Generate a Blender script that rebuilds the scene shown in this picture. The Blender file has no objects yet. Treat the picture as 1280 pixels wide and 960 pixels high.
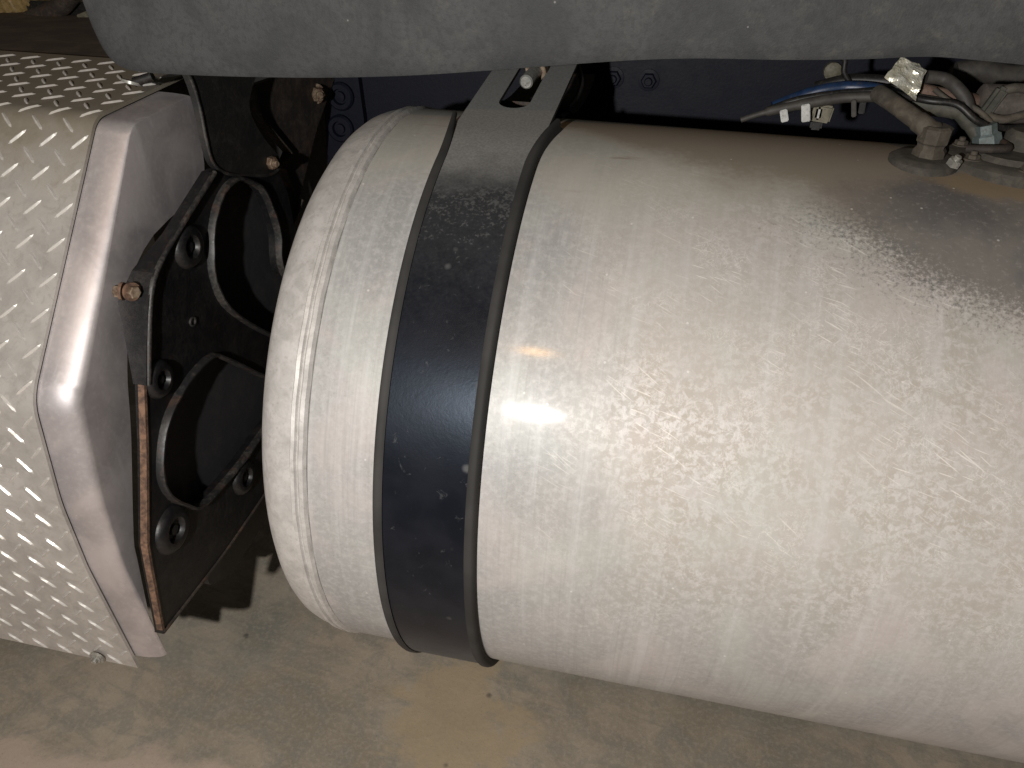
import bpy, bmesh, math, random
from mathutils import Vector, Matrix
random.seed(7)
scene = bpy.context.scene
COL = scene.collection
R = math.radians

# ------------------------------------------------------------------ camera, world, lamps, exposure
cam_d = bpy.data.cameras.new('camera')
cam = bpy.data.objects.new('camera', cam_d); COL.objects.link(cam)
cam_d.sensor_width = 36.0; cam_d.lens = 27.41; cam_d.clip_start = 0.02; cam_d.clip_end = 200
cam.matrix_world = Matrix(((0.9767, -0.1321, 0.1691, 0.0),
                           (0.2135, 0.5186, -0.8279, -0.8309),
                           (0.0217, 0.8447, 0.5348, 1.1896),
                           (0, 0, 0, 1)))
scene.camera = cam
world = bpy.data.worlds.new('World'); scene.world = world; world.use_nodes = True
bg = world.node_tree.nodes['Background']
bg.inputs[0].default_value = (1.0, 0.93, 0.84, 1); bg.inputs[1].default_value = 0.032

def lamp(name, loc, power, color, radius):
    d = bpy.data.lights.new(name, 'POINT'); d.energy = power; d.color = color; d.shadow_soft_size = radius
    o = bpy.data.objects.new(name, d); COL.objects.link(o); o.location = loc
    return o
lamp('flash_lamp', (-0.2234, -1.1942, 1.2159), 57.0, (1.0, 0.968, 0.925), 0.012)
lamp('yard_lamp', (-0.387, -1.62, 2.304), 13.0, (1.0, 0.54, 0.18), 0.05)
vs = scene.view_settings
vs.view_transform = 'Standard'; vs.look = 'None'; vs.exposure = 0.0; vs.gamma = 1.0; vs.use_curve_mapping = False

# ------------------------------------------------------------------ node helpers
class Mat:
    def __init__(s, name, rough=0.5, metal=0.0, spec=0.5):
        s.m = bpy.data.materials.new(name); s.m.use_nodes = True
        s.t = s.m.node_tree; s.b = s.t.nodes['Principled BSDF']
        s.b.inputs['Roughness'].default_value = rough; s.b.inputs['Metallic'].default_value = metal
        s.b.inputs['Specular IOR Level'].default_value = spec
    def n(s, typ, **kw):
        nd = s.t.nodes.new(typ)
        for k, v in kw.items(): setattr(nd, k, v)
        return nd
    def put(s, sock, v):
        if isinstance(v, bpy.types.NodeSocket): s.t.links.new(v, sock)
        elif isinstance(v, (tuple, list)) and sock.type == 'RGBA': sock.default_value = (*v[:3], 1)
        else: sock.default_value = v
    def coord(s, kind='Object'): return s.n('ShaderNodeTexCoord').outputs[kind]
    def uv(s): return s.coord('UV')
    def map(s, v, scale=(1, 1, 1), rot=(0, 0, 0), loc=(0, 0, 0)):
        # rotate first, then scale, so stretched textures can lie at an angle
        a = s.n('ShaderNodeMapping'); s.put(a.inputs[0], v); a.inputs['Rotation'].default_value = rot; a.inputs['Location'].default_value = loc
        b = s.n('ShaderNodeMapping'); s.put(b.inputs[0], a.outputs[0]); b.inputs['Scale'].default_value = scale
        return b.outputs[0]
    def noise(s, v, scale, detail=4, rough=0.55, dist=0.0):
        a = s.n('ShaderNodeTexNoise'); s.put(a.inputs['Vector'], v); a.inputs['Scale'].default_value = scale
        a.inputs['Detail'].default_value = detail; a.inputs['Roughness'].default_value = rough; a.inputs['Distortion'].default_value = dist
        return a.outputs[0]
    def voro(s, v, scale, feature='F1'):
        a = s.n('ShaderNodeTexVoronoi', feature=feature); s.put(a.inputs['Vector'], v); a.inputs['Scale'].default_value = scale
        return a.outputs['Distance']
    def step(s, f, lo, hi):
        a = s.n('ShaderNodeMapRange', interpolation_type='SMOOTHSTEP'); s.put(a.inputs[0], f)
        a.inputs[1].default_value = lo; a.inputs[2].default_value = hi
        return a.outputs[0]
    def math(s, op, a, b=0.0, clamp=False):
        x = s.n('ShaderNodeMath', operation=op, use_clamp=clamp); s.put(x.inputs[0], a); s.put(x.inputs[1], b)
        return x.outputs[0]
    def mul(s, a, b): return s.math('MULTIPLY', a, b)
    def add(s, a, b): return s.math('ADD', a, b)
    def mix(s, f, a, b):
        x = s.n('ShaderNodeMix', data_type='RGBA'); s.put(x.inputs[0], f); s.put(x.inputs[6], a); s.put(x.inputs[7], b)
        return x.outputs[2]
    def mixf(s, f, a, b):
        x = s.n('ShaderNodeMix', data_type='FLOAT'); s.put(x.inputs[0], f); s.put(x.inputs[2], a); s.put(x.inputs[3], b)
        return x.outputs[0]
    def xyz(s, v):
        a = s.n('ShaderNodeSeparateXYZ'); s.put(a.inputs[0], v); return a.outputs
    def blob(s, v, c, r):
        # 1 inside an ellipsoid patch round c, 0 outside; edge value is the distance so that noise can tear it
        a = s.n('ShaderNodeVectorMath', operation='SUBTRACT'); s.put(a.inputs[0], v); a.inputs[1].default_value = c
        b = s.n('ShaderNodeVectorMath', operation='DIVIDE'); s.put(b.inputs[0], a.outputs[0]); b.inputs[1].default_value = r
        l = s.n('ShaderNodeVectorMath', operation='LENGTH'); s.put(l.inputs[0], b.outputs[0])
        return l.outputs['Value']
    def bump(s, h, strength=0.3, dist=0.002):
        a = s.n('ShaderNodeBump'); s.put(a.inputs['Height'], h); a.inputs['Strength'].default_value = strength; a.inputs['Distance'].default_value = dist
        s.t.links.new(a.outputs[0], s.b.inputs['Normal']); return a
    def color(s, c): s.put(s.b.inputs['Base Color'], c); return s
    def set(s, k, v): s.put(s.b.inputs[k], v); return s

# ------------------------------------------------------------------ materials
def mat_tank():
    m = Mat('tank_aluminium', 0.42, 0.55, 0.25)
    u = m.uv()
    cx = m.xyz(u)[0]; cv = m.xyz(u)[1]
    big = m.noise(u, 5, 3, 0.5, 0.4)
    blot = m.noise(u, 120, 8, 0.72, 1.0)
    fine = m.noise(u, 150, 5, 0.65)
    # base oxidised aluminium, grey-beige
    c = m.mix(m.step(big, 0.3, 0.7), (0.305, 0.308, 0.305), (0.375, 0.370, 0.362))
    c = m.mix(m.mul(m.step(fine, 0.42, 0.66), 0.55), c, (0.47, 0.468, 0.46))
    micro = m.noise(u, 330, 4, 0.75)
    c = m.mix(m.mul(m.step(micro, 0.50, 0.66), 0.45), c, (0.25, 0.245, 0.235))
    # tan film with torn pale patches, mostly from the middle of the barrel to the right
    zone = m.mul(m.step(m.add(cx, m.mul(m.math('SUBTRACT', big, 0.5), 0.3)), -0.13, 0.02), m.step(cv, -0.12, 0.10))
    patch = m.step(m.noise(m.map(u, loc=(1.3, 4.1, 0)), 5.5, 4, 0.55, 0.6), 0.38, 0.62)
    tear = m.step(m.add(blot, m.mul(m.math('SUBTRACT', fine, 0.5), 0.55)), 0.44, 0.60)
    film = m.mix(tear, (0.405, 0.37, 0.32), (0.555, 0.525, 0.50))
    film = m.mix(m.mul(m.step(micro, 0.46, 0.66), 0.4), film, (0.38, 0.35, 0.315))
    film = m.mix(m.mul(m.step(m.noise(u, 26, 4, 0.6, 0.6), 0.48, 0.66), 0.5), film, (0.50, 0.485, 0.47))
    c = m.mix(m.mul(zone, m.mixf(m.step(cv, 0.20, 0.36), 0.80, 0.60)), c, m.mix(m.mixf(patch, 0.62, 0.0), film, (0.485, 0.455, 0.42)))
    # slow drift between pinkish and greenish oxide
    hue = m.noise(u, 7.5, 4, 0.6, 0.8)
    c = m.mix(m.mul(m.step(hue, 0.50, 0.66), 0.42), c, (0.51, 0.455, 0.44))
    c = m.mix(m.mul(m.step(m.noise(m.map(u, loc=(3.3, 1.7, 0)), 6.0, 4, 0.6, 0.8), 0.50, 0.66), 0.38), c, (0.455, 0.475, 0.44))
    # flaky outlines where the film has lifted
    fl_ = m.math('ABSOLUTE', m.math('SUBTRACT', m.noise(u, 70, 6, 0.7, 1.2), 0.5))
    fl_ = m.mul(m.math('SUBTRACT', 1.0, m.step(fl_, 0.004, 0.022)), m.step(m.noise(u, 17, 3, 0.5), 0.45, 0.62))
    c = m.mix(m.mul(m.mul(fl_, zone), 0.5), c, (0.68, 0.655, 0.635))
    # faint vertical run marks
    runs = m.noise(m.map(u, (55, 2.2, 1)), 1.0, 4, 0.6)
    c = m.mix(m.mul(m.step(runs, 0.48, 0.72), 0.28), c, (0.58, 0.585, 0.59))
    runs2 = m.noise(m.map(u, (330, 6, 1)), 1.0, 4, 0.65)
    c = m.mix(m.mul(m.mul(m.step(runs2, 0.48, 0.70), 0.30), m.math('SUBTRACT', 1.0, m.mul(zone, 0.75))), c, (0.27, 0.265, 0.255))
    # diagonal scratches, sparse and grouped
    def scr(ang, sx, sy, th, seed):
        v = m.map(u, (sx, sy, 1), (0, 0, R(ang)), (seed, seed * 0.7, 0))
        return m.step(m.noise(v, 1.0, 1.5, 0.4), th, th + 0.05)
    grp = m.step(m.noise(u, 9, 3, 0.5), 0.44, 0.60)
    s1 = m.math('MAXIMUM', scr(26, 30, 520, 0.664, 3.1), scr(36, 22, 480, 0.674, 9.7))
    s1 = m.math('MAXIMUM', s1, scr(14, 34, 560, 0.664, 5.3))
    s1 = m.mul(m.mul(s1, grp), m.step(cv, 0.0, 0.14))
    s1 = m.mul(s1, m.step(cx, -0.12, -0.04))
    c = m.mix(m.mul(s1, 0.62), c, (0.72, 0.69, 0.65))
    gf = m.mul(m.step(m.add(cv, m.mul(m.math('SUBTRACT', big, 0.5), 0.2)), 0.33, 0.42), 0.55)
    c = m.mix(gf, c, (0.40, 0.395, 0.345))
    # dust lying along the top of the barrel
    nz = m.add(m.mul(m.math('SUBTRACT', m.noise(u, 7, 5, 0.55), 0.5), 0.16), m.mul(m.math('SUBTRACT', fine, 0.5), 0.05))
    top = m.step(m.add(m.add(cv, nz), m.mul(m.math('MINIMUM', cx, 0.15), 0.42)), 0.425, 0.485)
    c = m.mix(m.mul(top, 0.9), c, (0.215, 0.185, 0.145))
    # dark fuel grime below the fittings, with a speckled lower edge
    d = m.blob(u, (0.335, 0.392, 0), (0.235, 0.106, 1))
    d = m.add(d, m.mul(m.math('SUBTRACT', m.noise(u, 9, 4, 0.55), 0.5), 0.55))
    spk = m.mul(m.math('SUBTRACT', m.noise(u, 260, 3, 0.75), 0.5), m.mixf(m.step(cv, 0.36, 0.42), 1.1, 0.15))
    d = m.add(d, spk)
    gr = m.math('SUBTRACT', 1.0, m.step(d, 0.66, 1.04))
    gcol = m.mix(m.step(m.noise(u, 13, 5, 0.6), 0.36, 0.66), (0.092, 0.089, 0.090), (0.158, 0.146, 0.134))
    gcol = m.mix(m.mul(m.step(m.noise(u, 180, 3, 0.7), 0.52, 0.72), 0.4), gcol, (0.30, 0.28, 0.27))
    c = m.mix(m.mul(gr, 0.92), c, gcol)
    # brown rim of dust round the fittings
    e = m.add(m.blob(u, (0.34, 0.455, 0), (0.13, 0.035, 1)), m.mul(m.math('SUBTRACT', m.noise(u, 22, 4), 0.5), 0.8))
    c = m.mix(m.mul(m.math('SUBTRACT', 1.0, m.step(e, 0.7, 1.0)), 0.85), c, (0.22, 0.17, 0.11))
    # brown scuffs near the top of the left band of the barrel
    sc = m.step(m.noise(m.map(u, (14, 70, 1)), 1.0, 5, 0.6), 0.62, 0.74)
    c = m.mix(m.mul(m.mul(sc, m.step(cv, 0.33, 0.42)), 0.6), c, (0.24, 0.19, 0.15))
    sp = m.math('SUBTRACT', 1.0, m.step(m.voro(u, 42), 0.03, 0.06))
    c = m.mix(m.mul(sp, 0.35), c, (0.85, 0.83, 0.80))
    m.color(c)
    dirt = m.math('MAXIMUM', m.mul(top, 0.9), gr)
    m.set('Metallic', m.mixf(dirt, m.mixf(m.mul(zone, 0.6), 0.18, 0.08), 0.0))
    rg = m.mixf(dirt, m.mixf(m.mul(zone, m.math('SUBTRACT', 1.0, tear)), 0.52, 0.62), 0.9)
    m.set('Roughness', rg)
    m.set('Coat Weight', m.mixf(m.math('MAXIMUM', dirt, m.mul(zone, 0.75)), 0.20, 0.0)); m.set('Coat Roughness', 0.11)
    brush = m.noise(m.map(u, (1500, 14, 1)), 1.0, 3, 0.6)
    h = m.add(m.mul(brush, 0.5), m.add(m.mul(fine, 0.35), m.mul(m.noise(u, 700, 2), 0.25)))
    m.bump(h, 0.10, 0.0012)
    return m.m

def mat_head():
    m = Mat('tank_head_aluminium', 0.5, 0.25)
    o = m.coord()
    f = m.noise(o, 60, 6, 0.65, 0.5); g = m.noise(o, 260, 4, 0.6)
    c = m.mix(m.step(f, 0.3, 0.7), (0.40, 0.39, 0.375), (0.54, 0.525, 0.51))
    c = m.mix(m.mul(m.step(g, 0.5, 0.8), 0.5), c, (0.27, 0.25, 0.225))
    m.color(c); m.bump(m.add(f, m.mul(g, 0.6)), 0.12, 0.002)
    return m.m

def mat_tread(name, bar):
    m = Mat(name, 0.36 if bar else 0.46, 0.55)
    o = m.coord(); z = m.xyz(o)[2]
    f = m.noise(o, 28, 6, 0.62, 0.4); g = m.noise(o, 220, 4, 0.6)
    if bar: c = m.mix(m.step(f, 0.3, 0.7), (0.56, 0.54, 0.51), (0.68, 0.66, 0.63))
    else:   c = m.mix(m.step(f, 0.3, 0.7), (0.42, 0.40, 0.375), (0.54, 0.515, 0.485))
    if not bar: c = m.mix(m.mul(m.step(m.noise(o, 75, 6, 0.7, 0.8), 0.48, 0.66), 0.45), c, (0.33, 0.31, 0.28))
    c = m.mix(m.mul(m.step(g, 0.55, 0.8), 0.3), c, (0.35, 0.32, 0.28))
    dust = m.step(m.add(z, m.mul(m.math('SUBTRACT', f, 0.5), 0.12)), 0.88, 0.99)
    c = m.mix(m.mul(dust, 0.45 if bar else 0.9), c, (0.135, 0.115, 0.078))
    m.color(c); m.set('Metallic', m.mixf(dust, 0.35, 0.0)); m.set('Roughness', m.mixf(dust, 0.36 if bar else 0.46, 0.8))
    m.bump(m.add(f, m.mul(g, 0.6)), 0.10, 0.0015)
    return m.m

def mat_cap():
    m = Mat('cast_end_aluminium', 0.50, 0.62)
    o = m.coord()
    f = m.noise(o, 14, 5, 0.55, 0.6); g = m.noise(o, 190, 5, 0.65)
    c = m.mix(m.step(f, 0.3, 0.72), (0.40, 0.375, 0.385), (0.58, 0.54, 0.54))
    c = m.mix(m.mul(m.step(g, 0.45, 0.8), 0.28), c, (0.70, 0.66, 0.64))
    w = m.step(m.noise(m.map(o, (30, 30, 9)), 1.0, 5, 0.6, 0.8), 0.56, 0.7)
    c = m.mix(m.mul(w, 0.35), c, (0.66, 0.67, 0.68))
    sp = m.math('SUBTRACT', 1.0, m.step(m.voro(o, 60), 0.02, 0.06))
    c = m.mix(m.mul(sp, 0.4), c, (0.8, 0.78, 0.76))
    m.color(c); m.set('Roughness', m.mixf(g, 0.42, 0.60)); m.bump(m.add(f, m.mul(g, 0.4)), 0.08, 0.0015)
    return m.m

def mat_black(name, base=(0.010, 0.010, 0.012), rough=0.38, dust=0.25, rust=0.0, dcol=(0.085, 0.08, 0.072)):
    m = Mat(name, rough, 0.0)
    o = m.coord()
    f = m.noise(o, 30, 6, 0.65, 0.5); g = m.noise(o, 240, 4, 0.65)
    d = m.mul(m.step(m.add(m.mul(f, 0.7), m.mul(g, 0.45)), 0.50, 0.78), dust)
    c = m.mix(d, base, dcol)
    if rust:
        rr = m.mul(m.step(m.noise(o, 46, 6, 0.65, 0.8), 0.56 - 0.12 * rust, 0.70 - 0.12 * rust), min(1, rust))
        c = m.mix(rr, c, (0.12, 0.055, 0.028))
        d = m.math('MAXIMUM', d, rr)
    m.color(c); m.set('Roughness', m.mixf(d, rough, 0.85))
    m.bump(m.add(f, m.mul(g, 0.5)), 0.22, 0.002)
    return m.m

def mat_band():
    m = Mat('strap_painted_steel', 0.33, 0.0, 0.16)
    o = m.coord(); p = m.xyz(o); z = p[2]; y = p[1]
    g = m.noise(o, 180, 5, 0.70, 0.3); h = m.noise(o, 420, 3, 0.6); f = m.noise(o, 24, 4, 0.5)
    base = m.mix(m.step(f, 0.35, 0.65), (0.005, 0.006, 0.009), (0.009, 0.010, 0.014))
    # settled dust: solid on the upper run, breaking up into speckle below it
    t = m.step(z, 0.880, 0.985)
    sol = m.step(m.add(z, m.mul(m.math('SUBTRACT', f, 0.5), 0.03)), 0.940, 0.984)
    mot = m.step(m.add(m.add(g, m.mul(m.math('SUBTRACT', h, 0.5), 0.5)), m.mul(t, 0.34)), 0.66, 0.86)
    mot = m.mul(mot, m.step(z, 0.845, 0.90))
    d = m.math('MAXIMUM', sol, m.mul(mot, 0.30))
    d = m.math('MAXIMUM', d, m.mul(m.step(m.add(z, m.mul(m.math('SUBTRACT', g, 0.5), 0.08)), 0.86, 0.965), 0.13))
    low = m.math('SUBTRACT', 1.0, m.step(m.add(z, m.mul(m.math('SUBTRACT', f, 0.5), 0.06)), 0.42, 0.56))
    d = m.math('MAXIMUM', d, m.mul(low, 0.55))
    sp = m.mul(m.step(m.noise(o, 60, 5, 0.7, 0.6), 0.63, 0.76), 0.30)
    d = m.math('MAXIMUM', d, sp)
    spots = m.math('SUBTRACT', 1.0, m.step(m.add(m.voro(o, 24), m.mul(m.math('SUBTRACT', h, 0.5), 0.06)), 0.03, 0.13))
    d = m.math('MAXIMUM', d, m.mul(spots, 0.35))
    c = m.mix(d, base, m.mix(m.step(h, 0.3, 0.7), (0.165, 0.166, 0.160), (0.218, 0.218, 0.210)))
    m.set('Specular Tint', (0.66, 0.80, 1.0, 1.0))
    m.color(c); m.set('Roughness', m.mixf(d, 0.36, 0.92)); m.bump(m.add(g, m.mul(h, 0.4)), 0.10, 0.0012)
    return m.m

def mat_rubber():
    m = Mat('strap_rubber', 0.75, 0.0, 0.35)
    o = m.coord(); g = m.noise(o, 90, 5, 0.6); f = m.noise(o, 14, 4, 0.55)
    m.color(m.mix(m.mul(m.step(f, 0.35, 0.7), 0.7), (0.020, 0.0195, 0.019), (0.042, 0.041, 0.040)))
    m.bump(g, 0.15, 0.001); return m.m

def mat_fairing():
    m = Mat('grained_plastic', 0.72, 0.0, 0.4)
    o = m.coord(); z = m.xyz(o)[2]; x = m.xyz(o)[0]
    a = m.noise(o, 12, 6, 0.65, 0.7); b = m.noise(o, 55, 6, 0.7, 0.5); g = m.noise(o, 600, 2, 0.6)
    c = m.mix(m.step(a, 0.3, 0.7), (0.034, 0.037, 0.040), (0.060, 0.062, 0.064))
    c = m.mix(m.mul(m.step(m.noise(o, 170, 4, 0.7), 0.44, 0.64), 0.5), c, (0.028, 0.030, 0.032))
    blo = m.mul(m.step(b, 0.5, 0.72), m.step(m.add(m.mul(x, 0.35), m.add(a, m.mul(z, 0.8))), 1.18, 1.55))
    c = m.mix(m.mul(blo, 0.75), c, (0.092, 0.089, 0.076))
    sp = m.math('SUBTRACT', 1.0, m.step(m.voro(o, 30), 0.015, 0.04))
    c = m.mix(m.mul(sp, 0.6), c, (0.30, 0.29, 0.28))
    c = m.mix(m.mul(m.step(b, 0.55, 0.75), 0.3), c, (0.070, 0.070, 0.066))
    m.color(c); m.bump(m.add(g, m.mul(b, 0.5)), 0.35, 0.0012); return m.m

def mat_floor():
    m = Mat('stained_concrete', 0.62, 0.0, 0.4)
    o = m.coord()
    a = m.noise(o, 3.0, 7, 0.62, 1.0); b = m.noise(o, 14, 7, 0.65, 1.2); g = m.noise(o, 130, 5, 0.65)
    c = m.mix(m.step(a, 0.34, 0.66), (0.315, 0.275, 0.215), (0.50, 0.43, 0.34))
    c = m.mix(m.mul(m.step(b, 0.46, 0.60), 0.55), c, (0.285, 0.275, 0.24))
    c = m.mix(m.mul(m.step(m.noise(m.map(o, loc=(5, 2, 0)), 9, 6, 0.65, 1.0), 0.48, 0.64), 0.45), c, (0.50, 0.42, 0.33))
    c = m.mix(m.mul(m.step(m.noise(m.map(o, (5, 26, 1), (0, 0, R(12))), 1.0, 6, 0.65, 0.6), 0.45, 0.66), 0.6), c, (0.28, 0.262, 0.22))
    c = m.mix(m.mul(m.step(g, 0.46, 0.64), 0.32), c, (0.55, 0.49, 0.40))
    # ochre damp stain below the strap
    d = m.add(m.blob(o, (-0.245, -0.055, 0), (0.125, 0.16, 1)), m.mul(m.math('SUBTRACT', m.noise(o, 13, 6, 0.6, 0.6), 0.5), 2.4))
    st = m.math('SUBTRACT', 1.0, m.step(d, 0.62, 1.05))
    c = m.mix(m.mul(st, 0.62), c, (0.52, 0.41, 0.26))
    # dry, paler pinkish concrete towards the kerb side
    y = m.xyz(o)[1]; x = m.xyz(o)[0]
    k = m.add(m.add(m.mul(y, -1.0), m.mul(x, 0.084)), m.mul(m.math('SUBTRACT', m.noise(o, 7, 6, 0.6, 0.5), 0.5), 0.16))
    c = m.mix(m.mul(m.step(k, 0.155, 0.185), 0.75), c, (0.62, 0.50, 0.41))
    pit = m.noise(o, 320, 3, 0.7)
    c = m.mix(m.mul(m.step(pit, 0.58, 0.70), 0.45), c, (0.15, 0.135, 0.11))
    # oily dark marks
    sp = m.math('SUBTRACT', 1.0, m.step(m.add(m.voro(o, 9), m.mul(m.math('SUBTRACT', g, 0.5), 0.06)), 0.02, 0.07))
    c = m.mix(m.mul(sp, 0.6), c, (0.05, 0.045, 0.04))
    m.color(c); m.set('Roughness', m.mixf(b, 0.5, 0.8)); m.bump(m.add(b, m.mul(g, 0.5)), 0.25, 0.004)
    return m.m

def mat_rust(name, a=(0.20, 0.115, 0.072), b=(0.065, 0.038, 0.027), rough=0.8, metal=0.0):
    m = Mat(name, rough, metal)
    o = m.coord(); f = m.noise(o, 120, 5, 0.65, 0.5)
    m.color(m.mix(m.step(f, 0.35, 0.68), b, a)); m.bump(f, 0.3, 0.001); return m.m

def mat_simple(name, a, b, rough=0.6, metal=0.0, scale=90, bump=0.2):
    m = Mat(name, rough, metal)
    o = m.coord(); f = m.noise(o, scale, 5, 0.65, 0.4); g = m.noise(o, scale * 2.7, 4, 0.7)
    c = m.mix(m.step(f, 0.35, 0.68), a, b)
    c = m.mix(m.mul(m.step(g, 0.50, 0.68), 0.55), c, (0.045, 0.038, 0.030))
    m.color(c); m.bump(f, bump, 0.0012); return m.m

M_TANK = mat_tank(); M_HEAD = mat_head(); M_PLATE = mat_tread('tread_plate_aluminium', False); M_BAR = mat_tread('tread_bar_aluminium', True)
M_CAP = mat_cap(); M_BAND = mat_band(); M_RUB = mat_rubber(); M_FAIR = mat_fairing(); M_FLOOR = mat_floor()
M_CAST = mat_black('cast_iron_black', (0.006, 0.006, 0.007), 0.42, 0.16, 0.08)
M_RIM = mat_black('worn_black_rim', (0.016, 0.016, 0.017), 0.46, 0.75, 0.3, (0.085, 0.078, 0.068))
M_PANEL = mat_black('black_side_panel', (0.019, 0.019, 0.022), 0.75, 0.2)
M_RAIL = mat_black('frame_rail_paint', (0.0028, 0.004, 0.0105), 0.55, 0.35, 0.0, (0.009, 0.010, 0.018))
M_RAIL.node_tree.nodes['Principled BSDF'].inputs['Specular IOR Level'].default_value = 0.22
M_DUSTY = mat_black('dusty_black_plate', (0.010, 0.010, 0.010), 0.6, 0.4, 0.06, (0.045, 0.040, 0.034))
M_BROWN = mat_black('rusty_dusty_bracket', (0.022, 0.017, 0.014), 0.75, 0.7, 0.35, (0.085, 0.066, 0.050))
M_RUST = mat_rust('rusted_edge'); M_BOLT = mat_rust('rusty_bolt_steel', (0.27, 0.21, 0.15), (0.08, 0.045, 0.028), 0.65, 0.25)
M_ZINC = mat_simple('zinc_bolt', (0.30, 0.30, 0.28), (0.50, 0.49, 0.45), 0.45, 0.6)
M_DECK = mat_simple('brown_dusty_deck', (0.060, 0.042, 0.028), (0.105, 0.078, 0.055), 0.85, 0, 22)
M_SHEATH = mat_simple('grey_dusty_hose', (0.031, 0.028, 0.026), (0.056, 0.051, 0.043), 0.65)
M_BLUE = mat_simple('blue_tube', (0.006, 0.017, 0.049), (0.011, 0.032, 0.083), 0.4)
M_BLACKT = mat_simple('black_wire', (0.006, 0.006, 0.006), (0.015, 0.014, 0.013), 0.5)
M_FIT = mat_simple('dusty_cast_fitting', (0.044, 0.037, 0.028), (0.083, 0.072, 0.056), 0.8)
M_FITD = mat_simple('dark_dusty_plate', (0.037, 0.034, 0.029), (0.070, 0.063, 0.051), 0.85)
M_OLIVE = mat_simple('olive_hose', (0.037, 0.036, 0.028), (0.065, 0.063, 0.049), 0.7)
M_ORANGE = mat_simple('rusty_orange_tube', (0.093, 0.054, 0.039), (0.171, 0.115, 0.085), 0.7)
M_TEAL = mat_simple('teal_fitting_paint', (0.084, 0.106, 0.106), (0.130, 0.168, 0.172), 0.6)
M_TIE = mat_simple('white_cable_tie', (0.338, 0.338, 0.315), (0.488, 0.488, 0.465), 0.5)
M_BEIGE = mat_simple('beige_connector', (0.116, 0.107, 0.075), (0.191, 0.174, 0.128), 0.6)
M_CORR = mat_simple('yellow_ribbed_hose', (0.19, 0.135, 0.05), (0.28, 0.20, 0.085), 0.6)
M_PINK = mat_simple('pinkish_connector', (0.065, 0.053, 0.046), (0.105, 0.088, 0.076), 0.7)
def mat_foil():
    m = Mat('creased_foil_tag', 0.30, 0.55)
    o = m.coord(); f = m.noise(o, 45, 4, 0.6, 0.8); g = m.noise(o, 130, 4, 0.6)
    c = m.mix(m.step(f, 0.35, 0.65), (0.74, 0.70, 0.53), (0.88, 0.86, 0.76))
    c = m.mix(m.mul(m.step(g, 0.60, 0.72), 0.6), c, (0.25, 0.22, 0.13))
    m.color(c); m.bump(f, 0.7, 0.01); return m.m
M_FOIL = mat_foil()

# ------------------------------------------------------------------ object helpers
def obj(name, verts, faces, mat, parent=None, smooth=False, autosmooth=None):
    me = bpy.data.meshes.new(name); me.from_pydata([tuple(v) for v in verts], [], faces); me.update()
    return mobj(name, me, mat, parent, smooth, autosmooth)
def mobj(name, me, mat, parent=None, smooth=False, autosmooth=None):
    if mat and not me.materials: me.materials.append(mat)
    bm = bmesh.new(); bm.from_mesh(me); bmesh.ops.recalc_face_normals(bm, faces=bm.faces); 
    if autosmooth is not None:
        for f in bm.faces: f.smooth = True
        for e in bm.edges:
            if len(e.link_faces) == 2 and e.calc_face_angle(0) > R(autosmooth): e.smooth = False
    elif smooth:
        for f in bm.faces: f.smooth = True
    bm.to_mesh(me); bm.free()
    o = bpy.data.objects.new(name, me); COL.objects.link(o)
    if parent: o.parent = parent
    return o
def thing(name, label, cat, loc=(0, 0, 0), group=None):
    o = bpy.data.objects.new(name, None); COL.objects.link(o); o.empty_display_size = 0.05
    o.location = loc; tag(o, label, cat, group); return o
def tag(o, label, cat, group=None):
    o['label'] = label; o['category'] = cat
    if group: o['group'] = group
    return o
def adopt(root):
    # parts are modelled in place; make the thing's base point their origin
    bpy.context.view_layer.update()
    inv = Matrix.Translation(-Vector(root.location))
    for ch in [o for o in bpy.data.objects if o.parent is root]: ch.matrix_parent_inverse = inv

def catmull(pts, n=6, closed=False):
    P = [Vector(p) for p in pts]; out = []; N = len(P)
    rng = range(N) if closed else range(N - 1)
    for i in rng:
        if closed: p0, p1, p2, p3 = P[i - 1], P[i], P[(i + 1) % N], P[(i + 2) % N]
        else: p0, p1, p2, p3 = P[max(i - 1, 0)], P[i], P[i + 1], P[min(i + 2, N - 1)]
        for k in range(n):
            t = k / n
            out.append(0.5 * ((2 * p1) + (p2 - p0) * t + (2 * p0 - 5 * p1 + 4 * p2 - p3) * t * t + (3 * p1 - p0 - 3 * p2 + p3) * t ** 3))
    if not closed: out.append(P[-1])
    return out
def fillet(pts, rad, n=6):
    # round the inner corners of an open 2D polyline
    P = [Vector(p) for p in pts]; out = [P[0]]
    for i in range(1, len(P) - 1):
        r = rad[i] if isinstance(rad, (list, tuple)) else rad
        a = (P[i - 1] - P[i]); b = (P[i + 1] - P[i]); la, lb = a.length, b.length; a.normalize(); b.normalize()
        ang = a.angle(b); d = min(r / max(math.tan(ang / 2), 1e-3), la * 0.48, lb * 0.48)
        s, e = P[i] + a * d, P[i] + b * d
        for k in range(n + 1):
            t = k / n; out.append((1 - t) ** 2 * s + 2 * t * (1 - t) * P[i] + t * t * e)
    out.append(P[-1]); return out

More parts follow.
